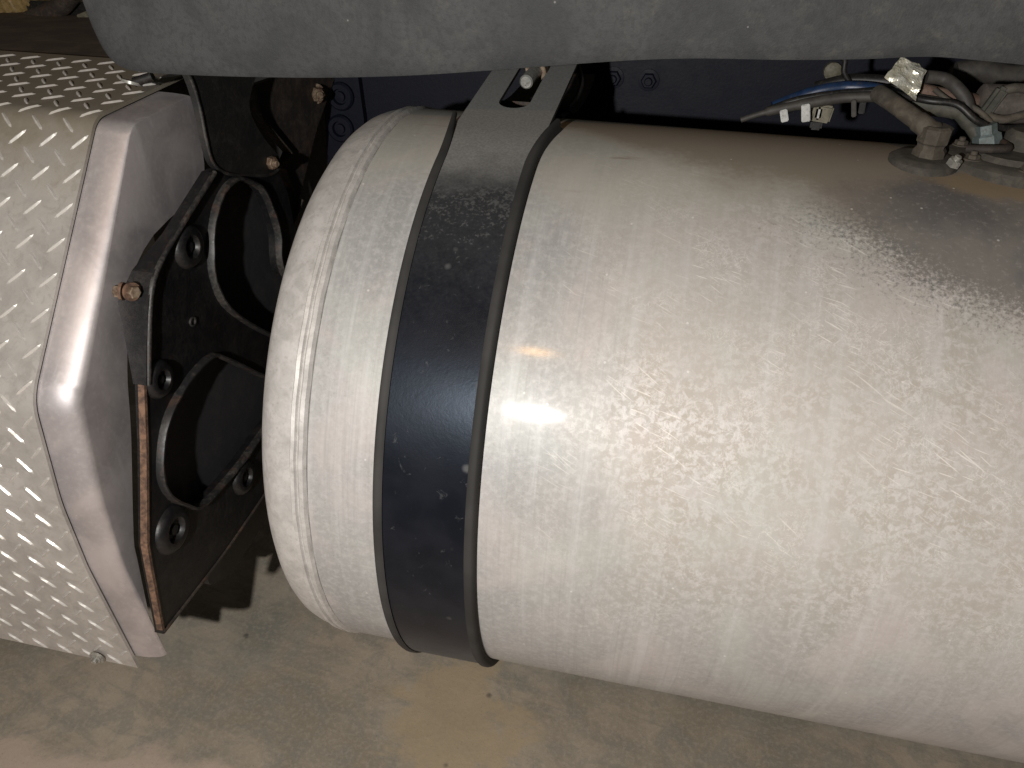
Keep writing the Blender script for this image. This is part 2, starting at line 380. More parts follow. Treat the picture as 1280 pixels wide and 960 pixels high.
def tube(name, pts, rad, mat, parent=None, sides=10, sub=6, caps=True, rib=None):
    path = catmull(pts, sub) if len(pts) > 2 else [Vector(p) for p in pts]
    if rib:
        L = sum((path[i + 1] - path[i]).length for i in range(len(path) - 1)); n = int(L / rib[0]) * 4
        fine = []; acc = [0]
        for i in range(len(path) - 1): acc.append(acc[-1] + (path[i + 1] - path[i]).length)
        j = 0
        for k in range(n + 1):
            s = L * k / n
            while j < len(path) - 2 and acc[j + 1] < s: j += 1
            t = (s - acc[j]) / max(acc[j + 1] - acc[j], 1e-9); fine.append(path[j].lerp(path[j + 1], t))
        path = fine
    vs_, fs = [], []; up = None
    for i, p in enumerate(path):
        d = (path[min(i + 1, len(path) - 1)] - path[max(i - 1, 0)]).normalized()
        if up is None:
            up = Vector((0, 0, 1)) if abs(d.z) < 0.9 else Vector((0, 1, 0))
        u = (up - d * up.dot(d)).normalized(); up = u; w = d.cross(u)
        rr = rad[min(int(i * len(rad) / len(path)), len(rad) - 1)] if isinstance(rad, (list, tuple)) else rad
        if rib: rr *= (1.0, 1.0 + rib[1] * 0.7, 1.0 + rib[1], 1.0 + rib[1] * 0.7)[i % 4]
        for k in range(sides):
            a = 2 * math.pi * k / sides; vs_.append(p + (u * math.cos(a) + w * math.sin(a)) * rr)
    for i in range(len(path) - 1):
        for k in range(sides):
            a, b = i * sides + k, i * sides + (k + 1) % sides
            fs.append((a, b, b + sides, a + sides))
    if caps:
        fs.append(tuple(range(sides - 1, -1, -1))); fs.append(tuple(range(len(vs_) - sides, len(vs_))))
    return obj(name, vs_, fs, mat, parent, autosmooth=50)

def lathe(name, prof, base, axis, mat, parent=None, sides=24, sharp=40, phase=0.0):
    # prof: (height along axis, radius)
    ax = Vector(axis).normalized(); u = ax.orthogonal().normalized(); w = ax.cross(u); B = Vector(base)
    vs_, fs = [], []
    for h, r in prof:
        for k in range(sides):
            a = 2 * math.pi * k / sides + phase; vs_.append(B + ax * h + (u * math.cos(a) + w * math.sin(a)) * max(r, 1e-5))
    for i in range(len(prof) - 1):
        for k in range(sides):
            a, b = i * sides + k, i * sides + (k + 1) % sides; fs.append((a, b, b + sides, a + sides))
    fs.append(tuple(range(sides - 1, -1, -1))); fs.append(tuple(range(len(vs_) - sides, len(vs_))))
    return obj(name, vs_, fs, mat, parent, autosmooth=sharp)

def hexbolt(name, base, axis, rad, mat, parent, h=None, washer=True, phase=0.3, studmat=None):
    h = h or rad * 0.8
    o = lathe(name, [(0, rad), (h * 0.85, rad), (h, rad * 0.86)], base, axis, mat, parent, 6, 20, phase)
    if washer: lathe('washer', [(-0.001, rad * 1.35), (rad * 0.22, rad * 1.35), (rad * 0.25, rad * 1.2)], base, axis, mat, o, 20)
    lathe('stud', [(h, rad * 0.5), (h + rad * 0.45, rad * 0.5), (h + rad * 0.55, rad * 0.4)], base, axis, studmat or mat, o, 14)
    return o

def plate(name, outer, holes, x0, x1, mat, parent, bevel=0.0):
    # a plate lying across the truck: outline in (y, z), from x0 (back) to x1 (front face, +x)
    bm = bmesh.new(); edges = []
    for loop in [outer] + holes:
        vv = [bm.verts.new((x1, p[0], p[1])) for p in loop]
        edges += [bm.edges.new((vv[i], vv[(i + 1) % len(vv)])) for i in range(len(vv))]
    bmesh.ops.triangle_fill(bm, edges=edges, use_beauty=True, use_dissolve=False)
    r = bmesh.ops.extrude_face_region(bm, geom=bm.faces[:])
    bmesh.ops.translate(bm, verts=[g for g in r['geom'] if isinstance(g, bmesh.types.BMVert)], vec=(x0 - x1, 0, 0))
    me = bpy.data.meshes.new(name); bm.to_mesh(me); bm.free()
    return mobj(name, me, mat, parent, autosmooth=35)

def rim(name, loop, x0, h, w, mat, parent, closed=True):
    # raised rib that follows a (y, z) line on a plate facing +x
    P = [Vector(p) for p in loop]; N = len(P); vs_, fs = [], []
    for i, p in enumerate(P):
        a = P[(i - 1) % N] if closed else P[max(i - 1, 0)]; b = P[(i + 1) % N] if closed else P[min(i + 1, N - 1)]
        d = (b - a).normalized(); nrm = Vector((-d.y, d.x))
        j = 1 + 0.05 * math.sin(i * 0.9) + 0.03 * math.sin(i * 2.1)
        for s, hh in ((-0.5, 0), (-0.42, h * 0.75), (-0.2, h), (0.2, h), (0.42, h * 0.75), (0.5, 0)):
            q = p + nrm * (w * s * j); vs_.append((x0 + hh * j, q.x, q.y))
    for i in range(N if closed else N - 1):
        for k in range(5):
            a, b = i * 6 + k, ((i + 1) % N) * 6 + k; fs.append((a, a + 1, b + 1, b))
    return obj(name, vs_, fs, mat, parent, autosmooth=60)

def box(name, c, s, mat, parent=None, rot=(0, 0, 0), bevel=0.002):
    bm = bmesh.new(); bmesh.ops.create_cube(bm, size=1.0)
    for v in bm.verts: v.co = Vector((v.co.x * s[0], v.co.y * s[1], v.co.z * s[2]))
    if bevel: bmesh.ops.bevel(bm, geom=bm.edges[:], offset=bevel, segments=2, affect='EDGES')
    from mathutils import Euler
    mx = Matrix.Translation(c) @ Euler(rot).to_matrix().to_4x4()
    bm.transform(mx); me = bpy.data.meshes.new(name); bm.to_mesh(me); bm.free()
    return mobj(name, me, mat, parent, autosmooth=35)

# ------------------------------------------------------------------ the setting: concrete floor
fl = obj('floor', [(-30, -30, 0), (30, -30, 0), (30, 30, 0), (-30, 30, 0)], [(0, 1, 2, 3)], M_FLOOR)
fl['kind'] = 'structure'; fl['label'] = 'stained grey and tan concrete floor under the truck'

# ------------------------------------------------------------------ fuel tank
AX = 0.65; RT = 0.33
tank = thing('fuel_tank', 'large weathered aluminium cylinder fuel tank with a black strap around it', 'fuel tank', (0.4, 0, 0.32))
def revolve(name, prof, mat, parent, seg=192, uv=False, closeL=False, closeR=False):
    # prof: (x, r); angle 0 faces the photographer (-y), v = arc length
    vs_, fs, uvs = [], [], []
    for x, r in prof:
        w_ = 0.00022 if name == 'head' and -0.3135 < x < -0.2955 else 0.0
        for k in range(seg):
            a = 2 * math.pi * k / seg; rj = r + w_ * (math.sin(k * 2.3) + math.sin(k * 5.1 + x * 900) * 0.8); vs_.append((x + w_ * math.sin(k * 1.3), -rj * math.cos(a), AX + rj * math.sin(a)))
    for i in range(len(prof) - 1):
        for k in range(seg):
            a, b = i * seg + k, i * seg + (k + 1) % seg; fs.append((a, b, b + seg, a + seg))
            va = 2 * math.pi * k / seg; vb = 2 * math.pi * (k + 1) / seg
            if va > math.pi: va -= 2 * math.pi; vb -= 2 * math.pi
            xs = (prof[i][0], prof[i + 1][0]); uvs.append(((xs[0], va * RT), (xs[0], vb * RT), (xs[1], vb * RT), (xs[1], va * RT)))
    if closeL: fs.append(tuple(range(seg)))
    if closeR: fs.append(tuple(range(len(vs_) - seg, len(vs_))))
    me = bpy.data.meshes.new(name); me.from_pydata(vs_, [], fs); me.update()
    if uv:
        lay = me.uv_layers.new(name='UVMap')
        for pi, q in enumerate(uvs):
            for li, c in zip(me.polygons[pi].loop_indices, q): lay.data[li].uv = c
    return mobj(name, me, mat, parent, autosmooth=28)
revolve('barrel', [(-0.2955, 0.327), (-0.2945, 0.3296), (-0.2930, RT)] + [(-0.293 + 1.463 * i / 12, RT) for i in range(1, 13)] + [(1.185, 0.327)], M_TANK, tank, uv=True)
revolve('head', [(-0.2950, 0.324), (-0.2960, 0.3290), (-0.2985, 0.3318), (-0.3025, 0.3318), (-0.3045, 0.3290), (-0.3060, 0.3286), (-0.3075, 0.3312), (-0.3110, 0.3314),
                 (-0.3130, 0.3282), (-0.3175, 0.3276), (-0.3269, 0.3262), (-0.3368, 0.3225), (-0.3450, 0.3165), (-0.3515, 0.308), (-0.3564, 0.297), (-0.3605, 0.282), (-0.3638, 0.26), (-0.3671, 0.22), (-0.3712, 0.15), (-0.3737, 0.08), (-0.3745, 0.002)],
        M_HEAD, tank, closeR=True)
hd2 = revolve('head', [(1.184, 0.325), (1.20, 0.331), (1.21, 0.328), (1.232, 0.304), (1.24, 0.27), (1.25, 0.16), (1.255, 0.002)], M_HEAD, tank, closeR=True)
adopt(tank)

# ------------------------------------------------------------------ strap round the tank
strap = thing('tank_strap', 'wide black steel band clamped around the aluminium tank, dusty at its slotted top', 'strap', (-0.18, 0, 0.3))
XL, XR = -0.2275, -0.1325
def arc_pt(phi, r): return (-r * math.cos(phi), AX + r * math.sin(phi))
PH1 = R(81.4)                       # where the band leaves the barrel and runs straight back
phis = [R(-165) + (PH1 - R(-165)) * i / 110 for i in range(111)]
SL = math.tan(R(90) - PH1)
dirv = Vector((math.sin(PH1), math.cos(PH1)))     # (y, z) along the straight run
def sweep(name, sections, closed_sec, mat, parent, sharp=40):
    n = len(sections[0]); vs_ = [p for s in sections for p in s]; fs = []
    rng = n if closed_sec else n - 1
    for i in range(len(sections) - 1):
        for k in range(rng):
            a, b = i * n + k, i * n + (k + 1) % n; fs.append((a, b, b + n, a + n))
    if closed_sec: fs.append(tuple(range(n))); fs.append(tuple(range(len(vs_) - n, len(vs_))))
    return obj(name, vs_, fs, mat, parent, autosmooth=sharp)
# steel band: arc part and slotted straight run in one mesh
bm = bmesh.new()
RB0, RB1 = RT + 0.0045, RT + 0.0080
rows = []
for ph in phis:
    t = min(1.0, max(0.0, (ph - R(70)) / (PH1 - R(70))))
    i = 0.0085 * (1 - t) + 0.001 * t
    row = []
    for x, r in ((XL + i, RB0), (XL + i, RB1 - 0.0006), (XL + i + 0.0006, RB1), (XR - i - 0.0006, RB1), (XR - i, RB1 - 0.0006), (XR - i, RB0)):
        y, z = arc_pt(ph, r); row.append(bm.verts.new((x, y, z)))
    rows.append(row)
for a, b in zip(rows[:-1], rows[1:]):
    for k in range(6): bm.faces.new((a[k], a[(k + 1) % 6], b[(k + 1) % 6], b[k]))
bm.faces.new(rows[0])
y0, z0 = arc_pt(PH1, RB1); Ls = 0.30
def flat(x, s, d=0.0): return (x, y0 + dirv.x * s - d * dirv.y * -1 * 0, z0 + dirv.y * s - d)
outer = [(XL + 0.001, 0.0), (XR - 0.001, 0.0), (XR, 0.02), (XR, Ls), (XL, Ls), (XL, 0.02)]
sx0, sx1, sy0, sy1 = -0.1975, -0.1635, 0.062, 0.27; rr = (sx1 - sx0) / 2; mx_ = (sx0 + sx1) / 2
slot = [(mx_ + rr * math.cos(a), sy0 + rr + rr * math.sin(a)) for a in [math.pi + math.pi * k / 12 for k in range(13)]]
slot += [(mx_ + rr * math.cos(a), sy1 - rr + rr * math.sin(a)) for a in [math.pi * k / 12 for k in range(13)]]
for (dd, flip) in ((0.0, False),):
    ed = []
    for loop in (outer, slot):
        vv = [bm.verts.new(flat(px, ps, dd)) for px, ps in loop]
        ed += [bm.edges.new((vv[i], vv[(i + 1) % len(vv)])) for i in range(len(vv))]
    before = set(bm.faces)
    bmesh.ops.triangle_fill(bm, edges=ed, use_beauty=True)
    newf = [f for f in bm.faces if f not in before]
    r_ = bmesh.ops.extrude_face_region(bm, geom=newf)
    bmesh.ops.translate(bm, verts=[g for g in r_['geom'] if isinstance(g, bmesh.types.BMVert)], vec=(0, 0, -0.0045))
me = bpy.data.meshes.new('band'); bm.to_mesh(me); bm.free()
mobj('band', me, M_BAND, strap, autosmooth=30)
# rubber liner: thin base with a lip that hugs each edge of the band
PHR = R(87)
phr = [R(-165) + (PHR - R(-165)) * i / 116 for i in range(117)]
def lip(side):
    secs = []
    for i, ph in enumerate(phr):
        e = max(0.0, (ph - R(72)) / (PHR - R(72)))
        xo = (XL - 0.001) if side < 0 else (XR + 0.001); s = -side      # s points inward
        out = 0.010 * e ** 1.6 * side
        xo += out
        hgt = 0.0105 + 0.003 * e; w = 0.0098 * (1 - 0.35 * e)
        prof = [(0, 0.0008), (0, hgt * 0.6), (0.0015, hgt * 0.92), (0.0035, hgt), (w * 0.75, hgt), (w, hgt * 0.86), (w, 0.0085 + 0.002 * e), (0.004, 0.0008)]
        secs.append([(xo + s * a, *arc_pt(ph, RT + b)) for a, b in prof])
    return secs
sweep('rubber_lip', lip(-1), True, M_RUB, strap, 50)
sweep('rubber_lip', lip(1), True, M_RUB, strap, 50)
sweep('rubber_liner', [[(XL + 0.004, *arc_pt(ph, RT + 0.0008)), (XL + 0.004, *arc_pt(ph, RT + 0.0042)), (XR - 0.004, *arc_pt(ph, RT + 0.0042)), (XR - 0.004, *arc_pt(ph, RT + 0.0008))] for ph in phis], True, M_RUB, strap)
# tension bolt lying in the slot, nut behind, and the curved hanger below
tb = lathe('tension_bolt', [(0, 0.0062), (0.0015, 0.0078), (0.26, 0.0078), (0.262, 0.006)], (-0.178, 0.075, 1.0075), (0.06, 1, 0.10), M_ZINC, strap, 18)
lathe('nut', [(0, 0.0125), (0.001, 0.0138), (0.015, 0.0138), (0.016, 0.0125)], (-0.1755, 0.118, 1.0118), (0.06, 1, 0.10), M_BOLT, tb, 6, 20)
hang = [[(x, y, z) for x, y, z in ((XL + 0.006, yy, zz), (XL + 0.006, yy, zz - 0.006), (-0.128, yy, zz - 0.006), (-0.128, yy, zz))] for yy, zz in
        ((0.085, 0.984), (0.11, 0.975), (0.15, 0.968), (0.20, 0.965), (0.26, 0.966), (0.32, 0.975))]
sweep('hanger', hang, True, M_BROWN, strap)
tube('hanger_edge', [(-0.1374, 0.2000, 1.0083), (-0.1268, 0.1700, 0.9900), (-0.1295, 0.1200, 0.9778), (-0.1363, 0.0700, 0.9722)], 0.0035, M_BLACKT, strap, 8)
adopt(strap)

# ------------------------------------------------------------------ tread plate box beside the tank
sbox = thing('step_box', 'diamond tread plate step box with a smooth aluminium end beside the tank', 'step box', (-0.9, 0, 0.33))
prof0 = [(0.115, 0.9945), (-0.104, 0.9815), (-0.297, 0.748), (-0.3085, 0.62), (-0.3055, 0.52), (-0.285, 0.322)]
prof = fillet([Vector(p) for p in prof0], [0, 0.034, 0.075, 0.3, 0.3, 0], 8)
acc = [0.0]
for a, b in zip(prof[:-1], prof[1:]): acc.append(acc[-1] + (b - a).length)
SL_TOT = acc[-1]
def at_s(s):
    s = min(max(s, 0), SL_TOT - 1e-6); i = 0
    while acc[i + 1] < s: i += 1
    t = (s - acc[i]) / (acc[i + 1] - acc[i]); p = prof[i].lerp(prof[i + 1], t); d = (prof[i + 1] - prof[i]).normalized()
    return p, d, Vector((d.y, -d.x))      # point, tangent, outward normal (towards -y / +z)
_, d_, n_ = at_s(SL_TOT * 0.7)
SGN = 1 if n_.x < 0 else -1
def prof_n(i):
    a = prof[max(i - 1, 0)]; b = prof[min(i + 1, len(prof) - 1)]; d = (b - a).normalized(); return Vector((d.y, -d.x)) * SGN
TH = 0.004
XE = -0.600
secs = []
for i, p in enumerate(prof):
    q = p - prof_n(i) * TH
    wav = 0.0
    secs.append([(XE, p.x, p.y), (-1.45, p.x, p.y), (-1.45, q.x, q.y), (XE, q.x, q.y)])
tp = sweep('tread_plate', secs, True, M_PLATE, sbox, 30)
# raised bars, two directions on one lattice
PT = 0.0372
s592 = None
for k in range(2000):
    s = SL_TOT * k / 2000; p, _, _ = at_s(s)
    if p.x < -0.29 and p.y < 0.592: s592 = s; break
BARP = [(-1.0, 0, 0), (-0.72, 0.8, 0), (0, 1, 0), (0.72, 0.8, 0), (1.0, 0, 0), (0.72, -0.8, 0), (0, -1, 0), (-0.72, -0.8, 0), (-0.62, 0, 0.9), (0, 0.22, 1), (0.62, 0, 0.9), (0, -0.22, 1)]
BARF = [(0, 1, 8), (1, 2, 9, 8), (2, 3, 10, 9), (3, 4, 10), (4, 5, 10), (5, 6, 11, 10), (6, 7, 8, 11), (7, 0, 8), (8, 9, 11), (9, 10, 11)]
HL, HW, HH = 0.0138, 0.0027, 0.0019
def local_bar(sg):
    c = math.sqrt(0.5); out = []
    for a, b, h in BARP:
        l, w = a * HL, b * HW
        out.append((c * l - c * w * sg, c * l * sg + c * w, h * HH - (0.0006 if h == 0 else 0)))   # (dx, ds, out)
    return out
BAR_ME = {}
def bar_mesh(sg):
    if sg not in BAR_ME:
        me = bpy.data.meshes.new('tread_bar'); me.from_pydata(local_bar(sg), [], BARF); me.update(); me.materials.append(M_BAR)
        b = bmesh.new(); b.from_mesh(me); bmesh.ops.recalc_face_normals(b, faces=b.faces); b.to_mesh(me); b.free()
        BAR_ME[sg] = me
    return BAR_ME[sg]
rest_v, rest_f = [], []
nbar = 0
def bar(x, s, sg):
    global nbar
    p, d, n = at_s(s); n = n * SGN
    if x > XE - 0.006 or s < 0.012 or s > SL_TOT - 0.010: return
    xl = -0.93 if p.y > 0.90 else (-0.80 if p.y > 0.6 else -0.77)
    if x > xl and (x + HL * 0.7 < XE):
        d1 = at_s(s - 0.011)[1]; d2 = at_s(s + 0.011)[1]
        if d1.angle(d2) < 0.03:
            o = bpy.data.objects.new('tread_bar', bar_mesh(sg)); COL.objects.link(o); o.parent = tp
            o.matrix_local = Matrix(((1, 0, 0, x), (0, d.x, n.x, p.x), (0, d.y, n.y, p.y), (0, 0, 0, 1)))
        else:
            vv = []
            for dx, ds, h in local_bar(sg):
                q, _, m_ = at_s(s + ds); m_ = m_ * SGN; vv.append((x + dx, q.x + m_.x * h, q.y + m_.y * h))
            obj('tread_bar', vv, BARF, M_BAR, tp)
        nbar += 1
    else:
        base = len(rest_v)
        for dx, ds, h in local_bar(sg):
            q, _, m_ = at_s(s + ds); m_ = m_ * SGN; rest_v.append((min(x + dx, XE - 0.0005), q.x + m_.x * h, q.y + m_.y * h))
        rest_f.extend([tuple(base + i for i in f) for f in BARF])
for i in range(-1, 24):
    for j in range(-30, 30):
        bar(-0.630 - i * PT, s592 + j * PT, 1)
        bar(-0.630 - (i + 0.5) * PT, s592 + (j + 0.5) * PT, -1)
ro = obj('tread_bars_beyond', rest_v, rest_f, M_BAR, tp); ro['kind'] = 'stuff'
print('bars', nbar)
# smooth cast end with a wide rounded edge
inner = [(-0.02, 0.896), (-0.105, 0.855), (-0.158, 0.825), (-0.178, 0.795), (-0.192, 0.755), (-0.205, 0.72), (-0.222, 0.66), (-0.262, 0.545), (-0.268, 0.51), (-0.278, 0.42), (-0.2785, 0.345)]
capP = [Vector((-0.010, 0.975))]
outl = []
for y_ in (0.012, 0.0, -0.015, -0.03):
    t_ = (y_ - prof[0].x) / (prof[1].x - prof[0].x); q_ = prof[0].lerp(prof[1], t_); outl.append((q_ - prof_n(0) * (TH + 0.0022), prof_n(0)))
cp = [(i, p) for i, p in enumerate(prof) if p.x < -0.02]
for i, p in cp:
    q = p - prof_n(i) * (TH + 0.0022); outl.append((q, prof_n(i)))
# drop the last bit so that the cap ends a little above the plate's lower corner
outl = [t for t in outl if t[0].y > 0.345] + [(outl[-1][0].lerp(outl[-2][0], 0.1), outl[-1][1])]
def rad_at(z):
    t = min(1, max(0, (z - 0.46) / (0.74 - 0.46))); t = t * t * (3 - 2 * t)
    u = min(1, max(0, (z - 0.78) / 0.17)); c = min(1, max(0, (z - 0.950) / 0.028))
    return 0.011 + 0.009 * t * (1 - u) - 0.006 * u * t - 0.002 * c
rings = []; NR = 9
for k in range(NR + 1):
    a = math.pi / 2 * k / NR; ring = []
    for q, nrm in outl:
        r = rad_at(q.y); xd = 0.0375
        c = q - nrm * (r * (1 - math.cos(a)))
        ring.append((XE - 0.003 + (xd + 0.003) * math.sin(a), c.x, c.y))
    rings.append(ring)
bm = bmesh.new(); vv = [[bm.verts.new(p) for p in ring] for ring in rings]
for a, b in zip(vv[:-1], vv[1:]):
    for k in range(len(a) - 1): bm.faces.new((a[k], a[k + 1], b[k + 1], b[k]))
last = rings[-1]
inn = [bm.verts.new((XE + 0.038, p[0] - 0.001, p[1])) for p in catmull([Vector((p[0], p[1])) for p in [p[1:] for p in ((-0.5620, 0.0190, 0.9750), (-0.5620, 0.0190, 0.9604), (-0.5620, 0.0178, 0.9375), (-0.5620, 0.0152, 0.8998), (-0.5620, 0.0057, 0.8829), (-0.5620, -0.0128, 0.8709))] + inner[1:-1]], 3)]
loop = vv[-1][::-1] + inn[:]
loop = vv[-1] + inn[::-1]
ee = []
for i in range(len(loop)):
    a, b = loop[i], loop[(i + 1) % len(loop)]
    e = bm.edges.get((a, b)) or bm.edges.new((a, b)); ee.append(e)
bmesh.ops.triangle_fill(bm, edges=ee, use_beauty=True)
# fold back the inner edge so the sheet has a thickness
back = [bm.verts.new((v.co.x - 0.02, v.co.y + 0.006, v.co.z)) for v in inn]
for i in range(len(inn) - 1):
    bm.faces.new((inn[i], inn[i + 1], back[i + 1], back[i]))
me = bpy.data.meshes.new('end_cap'); bm.to_mesh(me); bm.free()
mobj('end_cap', me, M_CAP, sbox, autosmooth=50)
# black inner side panel behind the bracket
plate('side_panel', [(-0.15, 0.80), (-0.17, 0.72), (-0.235, 0.52), (-0.20, 0.40), (0.10, 0.43), (0.22, 0.48), (0.10, 0.86), (0.03, 0.89), (-0.04, 0.86)], [], -0.560, -0.5475, M_PANEL, sbox)
hexbolt('bolt', (-0.652, -0.2905, 0.3345), (0, -1, -0.1), 0.0075, M_ZINC, sbox, 0.004)
adopt(sbox)
# deck behind the box
dk = thing('deck_plate', 'flat dusty brown deck plate behind the top of the tread plate box', 'deck plate', (-1.0, 0.3, 0.97))
box('deck_sheet', (-1.06, 0.30, 0.982), (0.92, 0.35, 0.012), M_DECK, dk)
box('deck_edge', (-1.06, 0.488, 0.982), (0.92, 0.02, 0.05), M_BLACKT, dk)
adopt(dk)

# ------------------------------------------------------------------ cast bracket between the box and the tank
br = thing('mounting_bracket', 'black cast iron bracket with large openings between the step box and the tank', 'bracket', (-0.53, 0, 0.43))
front = [(-0.0265, 0.9051), (-0.1172, 0.8656), (-0.1667, 0.8395), (-0.1872, 0.8117), (-0.2048, 0.7728), (-0.2205, 0.7319), (-0.2428, 0.6622), (-0.2821, 0.5551), (-0.2870, 0.5221), (-0.2982, 0.4331)]
bot = [(-0.300, 0.425), (-0.178, 0.422), (-0.10, 0.425), (-0.029, 0.431), (0.06, 0.445), (0.16, 0.47)]
top = [p[1:] for p in ((-0.5300, 0.2749, 0.4947), (-0.5300, 0.1564, 0.6929), (-0.5300, 0.1549, 0.7632), (-0.5300, 0.1474, 0.8252), (-0.5300, 0.1270, 0.8618), (-0.5300, 0.0232, 0.9012))]
h1 = [(-0.5200, 0.0187, 0.8836), (-0.5200, -0.0153, 0.8785), (-0.5200, -0.0422, 0.8583), (-0.5200, -0.0606, 0.8254), (-0.5200, -0.0673, 0.7851), (-0.5200, -0.0459, 0.7359), (-0.5200, 0.0436, 0.6515), (-0.5200, 0.1706, 0.5693), (-0.5200, 0.1610, 0.6451), (-0.5200, 0.0956, 0.7269), (-0.5200, 0.0983, 0.7855), (-0.5200, 0.0793, 0.8448), (-0.5200, 0.0505, 0.8698)]
h2 = [(-0.5200, -0.1035, 0.7010), (-0.5200, -0.1577, 0.6971), (-0.5200, -0.2080, 0.6746), (-0.5200, -0.2370, 0.6259), (-0.5200, -0.2336, 0.5878), (-0.5200, -0.2095, 0.5526), (-0.5200, -0.1814, 0.5300), (-0.5200, -0.0990, 0.5251), (-0.5200, -0.0243, 0.5323), (-0.5200, 0.0597, 0.5329), (-0.5200, 0.1004, 0.5291), (-0.5200, 0.0002, 0.6112), (-0.5200, -0.0695, 0.6769)]
def yz(l): return [Vector((p[1], p[2])) for p in l]
H1 = catmull(yz(h1), 5, True); H2 = catmull(yz(h2), 5, True)
outl_b = [Vector(p) for p in front + bot + top]
plate('web', outl_b, [H1, H2], -0.540, -0.528, M_CAST, br)
rim('rib', H1, -0.5285, 0.009, 0.0056, M_RIM, br)
rim('rib', H2, -0.5285, 0.009, 0.0056, M_RIM, br)
rim('lower_rib', catmull([Vector(p) + Vector((0.0, 0.003)) for p in bot[:5]], 4), -0.5285, 0.003, 0.004, M_BROWN, br, False)
# front flange: thin upper edge, a wide ear with a bolt, then a rusted lower edge
wid = [0.003, 0.010, 0.021, 0.030, 0.019, 0.010]
fl_s = []
def flange(name, pts, ws, mat):
    s_ = []; XF_ = -0.5258 if mat is M_RUST else -0.523
    for (y, z), w in zip(pts, ws):
        s_.append([(XF_, y, z), (XF_, y - 0.004, z + 0.0015), (-0.528 - w, y - 0.005, z + 0.002), (-0.528 - w, y + 0.003, z)])
    return sweep(name, s_, True, mat, br, 30)
flange('upper_flange', front[:3], [0.003, 0.008, 0.020], M_RUST if False else M_CAST)
flange('flange_ear', front[2:6], [0.020, 0.030, 0.019, 0.010], M_CAST)
rim('flange_edge', catmull([Vector(p) for p in front[:6]], 4), -0.5245, 0.004, 0.006, M_RIM, br, False)
flange('rusted_flange', front[5:], [0.0045, 0.005, 0.0055, 0.005, 0.0045], M_RUST)['label'] = 'bare rusted lower edge of the bracket'
eb = lathe('ear_bolt', [(0, 0.0068), (0.005, 0.0068), (0.006, 0.006)], (-0.5485, -0.1955, 0.828), (-1, -0.25, 0.1), M_BOLT, br, 6, 20)
lathe('washer', [(-0.002, 0.0095), (0.0012, 0.0095)], (-0.5470, -0.1950, 0.828), (-1, -0.25, 0.1), M_RUST, eb, 18)
eb2 = lathe('ear_nut', [(0, 0.0068), (0.005, 0.0068), (0.006, 0.006)], (-0.5360, -0.1935, 0.828), (1, -0.35, 0.1), M_BOLT, br, 6, 20)
lathe('washer', [(-0.002, 0.0098), (0.001, 0.0098)], (-0.5365, -0.1935, 0.828), (1, -0.35, 0.1), M_RUST, eb2, 18)
for q, r_ in (((-0.5200, -0.0993, 0.8418), 0.0260), ((-0.5200, -0.1985, 0.7252), 0.0225), ((-0.5200, -0.2410, 0.5408), 0.0310), ((-0.5200, -0.0859, 0.4982), 0.0260)):
    lathe('boss', [(0, r_), (0.0025, r_ * 0.98), (0.0065, r_ * 0.86), (0.0085, r_ * 0.72), (0.0080, r_ * 0.52), (0.004, r_ * 0.42), (0.0015, r_ * 0.40), (0.0015, r_ * 0.22), (0.0050, r_ * 0.20), (0.0052, 0.001)], (-0.5283, q[1], q[2]), (1, 0, 0), M_CAST, br, 28, 42)
lathe('drain_hole', [(0, 0.006), (0.0025, 0.006), (0.0025, 0.0042), (0.0003, 0.004), (0.0002, 0.001)], (-0.5283, *(-0.5280, -0.1199, 0.7567)[1:]), (1, 0, 0), M_RIM, br, 16)
plate('shadow_blocker', fillet([Vector(p) for p in [(-0.10, 0.42), (-0.088, 0.262), (-0.03, 0.232), (0.10, 0.245), (0.14, 0.43)]], 0.02, 4), [], -0.634, -0.624, M_CAST, br)  # added dark plate, widens the bracket's shadow on the floor
# upper plate with a rounded corner
upx = [(-0.5260, -0.0480, 1.0350), (-0.5260, -0.0338, 1.0067), (-0.5260, -0.0280, 0.9778), (-0.5260, -0.0271, 0.9378), (-0.5260, -0.0204, 0.9121), (-0.5260, 0.0044, 0.8943), (-0.5260, 0.0518, 0.8776), (-0.5260, 0.1034, 0.8632), (-0.5260, 0.1320, 0.8661), (-0.5260, 0.1316, 0.8803), (-0.5260, 0.1041, 0.9087), (-0.5260, 0.0832, 0.9369), (-0.5260, 0.0775, 0.9576), (-0.5260, 0.0920, 0.9775), (-0.5260, 0.1302, 1.0066)]
up = catmull([Vector((p[1], p[2])) for p in upx], 4)
plate('upper_plate', up, [], -0.5345, -0.526, M_DUSTY, br)
rim('plate_edge', up[2:34], -0.5265, 0.0022, 0.004, M_RIM, br, False)
hexbolt('plate_bolt', (-0.5255, *(-0.5260, 0.1060, 0.8790)[1:]), (1, -0.35, 0.0), 0.0085, M_BOLT, br, 0.009, False)
adopt(br)
